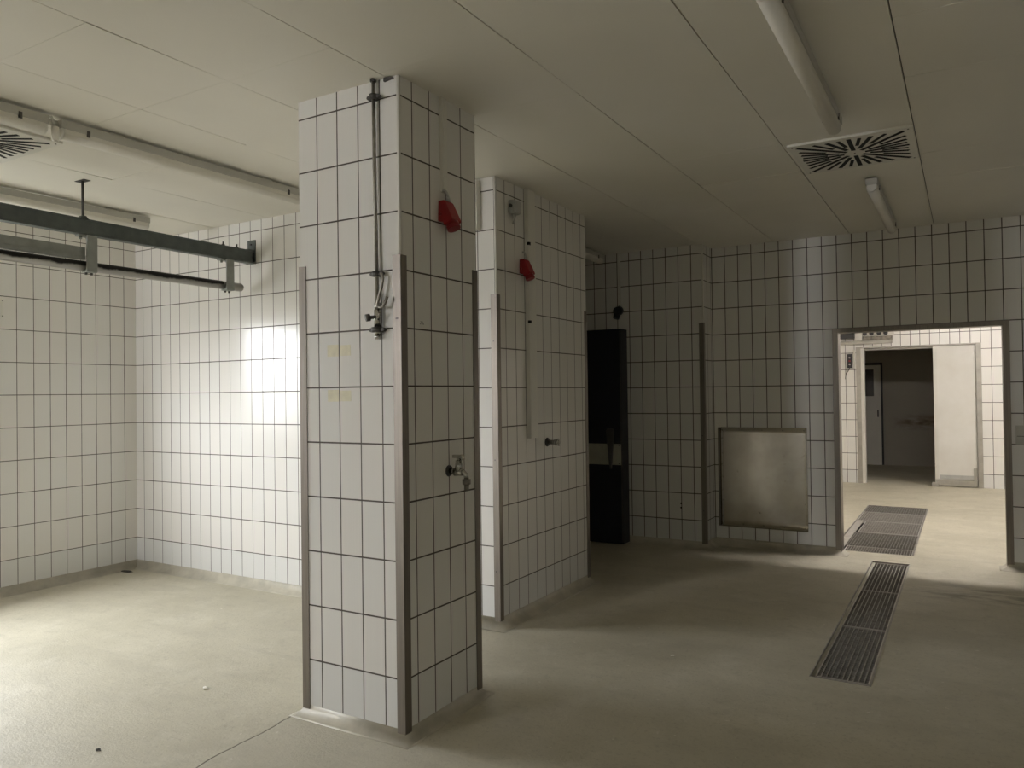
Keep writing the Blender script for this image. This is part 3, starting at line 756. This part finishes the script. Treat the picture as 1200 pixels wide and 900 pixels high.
# ------------------------------------------------------------------ floor gratings
def grate(label, x0, x1, y0, y1, mat, nb, nc, group, rim=True, along='y', top=-.003, rimmat=None, depth=.03):
    t = thing('floor_grate', ((x0 + x1) / 2, (y0 + y1) / 2, 0), label, 'grate', group)
    m = MB()
    if along == 'y':
        for i in range(nb):
            x = x0 + .012 + (x1 - x0 - .024) * (i + .5) / nb; m.box(x - .002, x + .002, y0 + .006, y1 - .006, top - depth, top)
    else:
        for i in range(nb):
            y = y0 + .012 + (y1 - y0 - .024) * (i + .5) / nb; m.box(x0 + .006, x1 - .006, y - .002, y + .002, top - depth, top)
    part(m, 'bearing_bars', mat, t)
    m = MB()
    if along == 'y':
        for i in range(nc):
            y = y0 + .01 + (y1 - y0 - .02) * (i + .5) / nc; m.box(x0 + .006, x1 - .006, y - .0012, y + .0012, top - .012, top - .001)
    else:
        for i in range(nc):
            x = x0 + .01 + (x1 - x0 - .02) * (i + .5) / nc; m.box(x - .0012, x + .0012, y0 + .006, y1 - .006, top - .012, top - .001)
    part(m, 'cross_bars', mat, t)
    m = MB()
    m.box(x0, x0 + .006, y0, y1, top - depth, top + .001); m.box(x1 - .006, x1, y0, y1, top - depth, top + .001)
    m.box(x0 + .006, x1 - .006, y0, y0 + .006, top - depth, top + .001); m.box(x0 + .006, x1 - .006, y1 - .006, y1, top - depth, top + .001)
    part(m, 'rim', rimmat or mat, t)
    return t
gx0, gx1 = DR[0] + .026, DR[1] - .012
for a, b, lab in ((DR[2] + .03, 5.165, 'nearest grate of the long drain this side of the doorway'), (5.172, 6.150, 'middle grate of the long drain this side of the doorway'), (6.157, DR[3] - .05, 'last grate of the long drain, at the doorway threshold')):
    grate(lab, gx0, gx1, a, b, M['grate'], 9, 34, 'grates of the long drain', rimmat=M['gratel'])
t = thing('floor_drain_surround', ((DR[0] + DR[1]) / 2, 5.68, 0), 'angle-iron frame around the long floor drain', 'drain frame')
m = MB(); x0, x1, y0, y1 = DR
m.box(x0, x0 + .006, y0, y1, -.045, .002); m.box(x1 - .006, x1, y0, y1, -.045, .002); m.box(x0 + .006, x1 - .006, y0, y0 + .006, -.045, .002); m.box(x0 + .006, x1 - .006, y1 - .006, y1, -.045, .002)
m.box(x0 + .006, x0 + .024, y0 + .006, y1 - .006, -.045, -.036); m.box(x1 - .012, x1 - .006, y0 + .006, y1 - .006, -.045, -.004)
m.box(x0 + .006, gx0 - .001, y0 + .006, y1 - .006, -.030, -.010, 1); m.box(gx0, gx1, y1 - .048, y1 - .006, -.03, -.010, 1)
part(m, 'angle_frame', [M['grate'], M['cove']], t)
px0, px1, py0, py1 = PT
for (a0, a1, b0, b1, mt, nb, nc, al, lab, tp, rm) in (
        (px0 + .10, px1 - .018, py0 + .012, 7.885, M['gratel'], 24, 9, 'y', 'nearest narrow grate in the passage drain, just behind the threshold', -.010, M['rimw']),
        (px0 + .085, px1 - .018, 7.895, 8.66, M['grate'], 22, 40, 'y', 'dark grate second from the threshold in the passage drain', -.014, None),
        (px0 + .105, px1 - .018, 8.67, 9.405, M['gratel'], 22, 22, 'y', 'bright-edged grate in the middle of the passage drain', -.006, M['rimw']),
        (px0 + .012, px1 - .018, 9.415, 10.10, M['gratel'], 24, 24, 'y', 'grate second from the far end of the passage drain', -.006, M['rimw']),
        (px0 + .012, px1 - .018, 10.11, py1 - .012, M['grate'], 24, 18, 'y', 'farthest grate of the passage drain', -.008, None)):
    grate(lab, a0, a1, b0, b1, mt, nb, nc, 'grates of the passage drain', along=al, top=tp, rimmat=rm)
m = MB(); m.box(px0 + .012, px0 + .082, py0 + .012, 9.405, -.012, -.005)
tag(m.build('drain_cover_plate', M['gratel'], bevel=.001), 'plain steel strip along the left of the passage drain', 'plate')
t = thing('floor_drain_surround', ((px0 + px1) / 2, 9.1, 0), 'angle-iron frame around the passage drain beyond the doorway', 'drain frame')
m = MB(); x0, x1, y0, y1 = PT
m.box(x0, x0 + .010, y0, y1, -.06, .002); m.box(x1 - .012, x1, y0, y1, -.06, .002); m.box(x0 + .010, x1 - .012, y0, y0 + .010, -.06, .002); m.box(x0 + .010, x1 - .012, y1 - .010, y1, -.06, .002)
m.box(x0 + .010, x0 + .03, y0 + .01, y1 - .01, -.06, -.050); m.box(x1 - .032, x1 - .012, y0 + .01, y1 - .01, -.06, -.050)
part(m, 'angle_frame', M['grate'], t)

for zz, lab in ((.410, 'upper of two small drill holes low on the dark tiled wall'), (.370, 'lower of two small drill holes low on the dark tiled wall')):
    q = MB(); q.cyl((-2.345, YD - .0002, zz), (-2.345, YD - .0012, zz), .008, seg=12)
    tag(q.build('drill_hole', M['slot']), lab, 'hole', 'drill holes in the dark wall')

# ------------------------------------------------------------------ black cold-room door in the recess
t = thing('cold_room_door', (-3.5, 6.95, 0), 'black sliding door with pale bump strip in the dark recess', 'door')
m = MB(); m.box(-4.20, -2.850, 6.86, 7.02, 0.012, 2.082); part(m, 'door_leaf', M['cold'], t, bevel=.006)
m = MB(); m.box(-4.19, -2.862, 6.852, 6.8595, .770, .972); bs = part(m, 'bump_strip', M['band'], t)
for x in (-2.88, -3.08, -3.3):
    for z in (.785, .957):
        q = MB(); q.cyl((x, 6.852, z), (x, 6.849, z), .005, seg=8); part(q, 'screw', M['dkmet'], bs)
m = MB(); m.prism([(-.040, .17), (-.030, .195), (.030, .195), (.040, .17), (.012, -.19), (-.008, -.19)], (-2.958, 6.82, .925), (1, 0, 0), (0, 0, 1), (0, 1, 0), .024)
hd = part(m, 'handle', M['dkmet'], t, bevel=.004)
m = MB(); m.cyl((-2.958, 6.83, 1.06), (-2.958, 6.8595, 1.06), .018, seg=14); part(m, 'handle_boss', M['dkmet'], hd)
m = MB(); m.box(-2.866, -2.851, 6.8575, 6.8597, .03, 2.07); part(m, 'edge_strip', M['dkmet'], t)
t = thing('black_plug', (-2.95, YD, 2.26), 'round black plug socket under the thin trunking in the dark recess', 'socket')
m = MB(); m.cyl((-2.945, YD - .0005, 2.275), (-2.945, YD - .055, 2.265), .048, .042, seg=20); part(m, 'socket_body', M['black'], t)
m = MB(); m.cyl((-2.950, YD - .030, 2.250), (-2.960, YD - .045, 2.195), .036, .030, seg=16); part(m, 'plug', M['black'], t)
m = MB(); m.cyl((-2.936, YD - .012, 2.31), (-2.936, YD - .012, 2.325), .010, seg=10); part(m, 'cable_gland', M['black'], t)

# ------------------------------------------------------------------ passage: far door, track and switch
m = MB(); fw = .062
m.box(FX0 - fw, FX0, YF - .012, YF + .12, 0, FZ + .018); m.box(FX1, FX1 + fw, YF - .012, YF + .12, 0, FZ + .018); m.box(FX0, FX1, YF - .012, YF + .12, FZ, FZ + .018)
struct(m, 'trim_4', M['rail'])
m = MB(); m.box(FX0, FX0 + .045, YF + .0, YF + .125, 0.01, FZ - .001); m.box(FX0 + .045, FX1, YF + .09, YF + .125, FZ - .03, FZ - .001)
struct(m, 'trim_5', M['paint'])
t = thing('sliding_door', (-.15, YF, 0), 'cream sliding door panel covering the right half of the far opening', 'door')
m = MB(); m.box(-.408, FX1 - .003, YF + .012, YF + .055, .165, FZ - .003); dl = part(m, 'door_leaf', M['slide'], t, bevel=.003)
m = MB(); m.box(-.408, -.362, YF + .006, YF + .0118, .165, FZ - .004); part(m, 'leading_edge', M['white'], dl)
m = MB(); m.box(-.352, FX1 - .02, YF + .004, YF + .0118, .180, .232); part(m, 'kick_strip', M['grey'], dl)
m = MB(); m.box(-.408, FX1 - .003, YF - .004, YF + .060, .078, .163); part(m, 'bottom_rail', M['rail'], t, bevel=.004)
m = MB(); m.box(-.455, -.372, YF - .040, YF + .030, .066, .130); part(m, 'floor_guide', M['rail'], t, bevel=.004)
m = MB(); m.box(FX1 - .055, FX1 - .012, YF - .010, YF + .004, .163, .34); part(m, 'pull_plate', M['rail'], t)
t = thing('door_track', (-1.28, YF, 2.16), 'short dirty sliding-door track with rollers above the far opening', 'door track')
m = MB(); m.box(-1.66, -.922, YF - .050, YF - .0005, 2.137, 2.185); part(m, 'track', M['rail'], t, bevel=.002)
m = MB(); m.box(-1.322, -.922, YF - .030, YF - .0005, 2.186, 2.248); part(m, 'grease_guard', M['dirty'], t, bevel=.002)
m = MB(); m.box(-1.425, -1.325, YF - .055, YF - .0005, 2.187, 2.420); part(m, 'end_bracket', M['white'], t, bevel=.004)
m = MB(); m.box(-1.318, -.90, YF - .014, YF - .0005, 2.250, 2.36); part(m, 'cover_strip', M['white'], t)
for i, x in enumerate((-1.29, -1.20, -1.10, -1.01)):
    q = MB(); q.cyl((x, YF - .05, 2.290), (x, YF - .0142, 2.290), .030, seg=16); part(q, 'roller', M['black'], t)
m = MB(); m.box(-1.66, -1.43, YF - .10, YF - .0005, 2.225, 2.42); part(m, 'motor_box', M['black'], t, bevel=.004)
t = thing('switch_box', (-1.50, YF, 1.9), 'narrow dark switch box on the tiles left of the far opening', 'switch')
m = MB(); m.box(-1.535, -1.470, YF - .055, YF - .0005, 1.785, 1.995); part(m, 'box', M['black'], t, bevel=.004)
for z in (1.84, 1.89, 1.94):
    q = MB(); q.cyl((-1.502, YF - .055, z), (-1.502, YF - .063, z), .013, seg=12); part(q, 'button', M['grey'] if z != 1.89 else M['redlid'], t)
m = MB(); m.tube([(-1.505, YF - .02, 1.785), (-1.53, YF - .012, 1.74), (-1.56, YF - .008, 1.70), (-1.57, YF - .006, 1.62)], .005); part(m, 'cable', M['dkmet'], t)
m = MB(); m.box(-1.453, -1.425, YF - .020, YF - .0005, 1.78, 2.06)
tag(m.build('white_strip', M['white'], bevel=.002), 'upright white plastic strip between the switch box and the far door frame', 'strip')
# store-room inner door
m = MB(); m.box(-2.30, -1.36, 15.575, 15.5995, 0.0, 1.905); o = struct(m, 'door_1', M['paint'])
m = MB(); m.box(-2.16, -1.475, 15.568, 15.5748, 1.335, 1.825); m.build('glass_pane', M['dkmet'], o)
m = MB(); m.box(-1.358, -1.325, 15.57, 15.5995, 0, 1.95); m.box(-2.36, -1.358, 15.57, 15.5995, 1.907, 1.95); m.build('door_frame', M['black'], o)
m = MB(); m.box(-1.42, -1.40, 15.53, 15.575, .95, 1.08); m.build('door_handle', M['dkmet'], o)


# ------------------------------------------------------------------ litter on the floor
def chip(name, x, y, sx, sy, sz, mat, label, cat):
    m = MB(); r = bmesh.ops.create_icosphere(m.bm, subdivisions=2, radius=1.0)
    for v_ in r['verts']:
        k = 1 + random.uniform(-.28, .28); v_.co = Vector((v_.co.x * sx * k, v_.co.y * sy * k, max(v_.co.z, -.6) * sz * k))
    zmin = min(v_.co.z for v_ in m.bm.verts)
    bmesh.ops.translate(m.bm, verts=m.bm.verts[:], vec=(x, y, -zmin + .0003))
    tag(m.build(name, mat, smooth=False), label, cat)
chip('plaster_chip', -3.335, 2.545, .018, .012, .007, M['debris'], 'small white chip lying on the bright floor left of the big pillar', 'debris')
chip('dark_crumb', -3.155, 1.880, .014, .008, .004, M['dkdeb'], 'small dark crumb on the floor at the lower left', 'debris')
chip('dark_leaf', -6.17, 3.93, .075, .030, .004, M['dkdeb'], 'flat dark scrap on the floor in the far left corner', 'debris')
chip('white_fleck', -1.435, 4.13, .014, .010, .003, M['debris'], 'pale fleck on the floor left of the long drain', 'debris')

# ------------------------------------------------------------------ world, camera, view
w = bpy.data.worlds.new('World'); SC.world = w; w.use_nodes = True
wt = w.node_tree; wt.nodes.clear(); n = N(wt)
wo = wt.nodes.new('ShaderNodeOutputWorld'); bg = wt.nodes.new('ShaderNodeBackground')
tc = n.node('ShaderNodeTexCoord'); sp = n.node('ShaderNodeSeparateXYZ'); n.link(tc.outputs['Generated'], sp.inputs[0])
up = sp.outputs[2]
sky = n.math('MULTIPLY', n.math('ADD', 1.0, n.math('MULTIPLY', n.math('MAXIMUM', up, 0.0), 0.9)), SKY)      # overcast sky, brighter overhead
gnd = n.ramp(up, -0.02, 0.03)
n.link(n.mix(gnd, rgb(.62, .60, .54), rgb(.975, .955, 1.0)), bg.inputs[0])
n.link(n.math('ADD', n.math('MULTIPLY', gnd, sky), n.math('MULTIPLY', n.math('SUBTRACT', 1.0, gnd), GROUND)), bg.inputs[1])
n.link(bg.outputs[0], wo.inputs[0])
w.cycles.sampling_method = 'MANUAL'; w.cycles.sample_map_resolution = 256
# the daylight enters through window_1: tell the renderer to look for the sky there
pl = bpy.data.lights.new('window_daylight', 'AREA'); pl.shape = 'RECTANGLE'; pl.size = W1[1] - W1[0]; pl.size_y = W1[3] - W1[2]
pl.cycles.is_portal = True
po = bpy.data.objects.new('window_daylight', pl); COL.objects.link(po)
po.location = (XL - .02, (W1[0] + W1[1]) / 2, (W1[2] + W1[3]) / 2); po.rotation_euler = (PI / 2, 0, -PI / 2)

cam = bpy.data.cameras.new('Camera'); co = bpy.data.objects.new('Camera', cam); COL.objects.link(co)
cam.sensor_fit = 'HORIZONTAL'; cam.sensor_width = 36.0; cam.lens = 36.0 * 897.612 / 1200.0
cam.clip_start = .05; cam.clip_end = 60
yaw, pit, rol = 0.5356, 0.0122, -0.0132
F = Vector((-math.sin(yaw) * math.cos(pit), math.cos(yaw) * math.cos(pit), math.sin(pit)))
Rt = Vector((math.cos(yaw), math.sin(yaw), 0)); U = Rt.cross(F)
c, s_ = math.cos(rol), math.sin(rol)
R2 = Rt * c + U * s_; U2 = Rt * -s_ + U * c
mt = Matrix(((R2.x, U2.x, -F.x, 0), (R2.y, U2.y, -F.y, 0), (R2.z, U2.z, -F.z, 0), (0, 0, 0, 1)))
co.matrix_world = Matrix.Translation((0, 0, 1.4728)) @ mt
SC.camera = co

SC.view_settings.view_transform = 'Standard'; SC.view_settings.look = 'None'
SC.view_settings.gamma = 1.0; SC.view_settings.use_curve_mapping = False
SC.view_settings.exposure = -0.20
cy = SC.cycles
cy.max_bounces = 14; cy.diffuse_bounces = 8; cy.glossy_bounces = 5
cy.caustics_reflective = False; cy.caustics_refractive = False
cy.use_denoising = True
cy.sample_clamp_indirect = 6.0
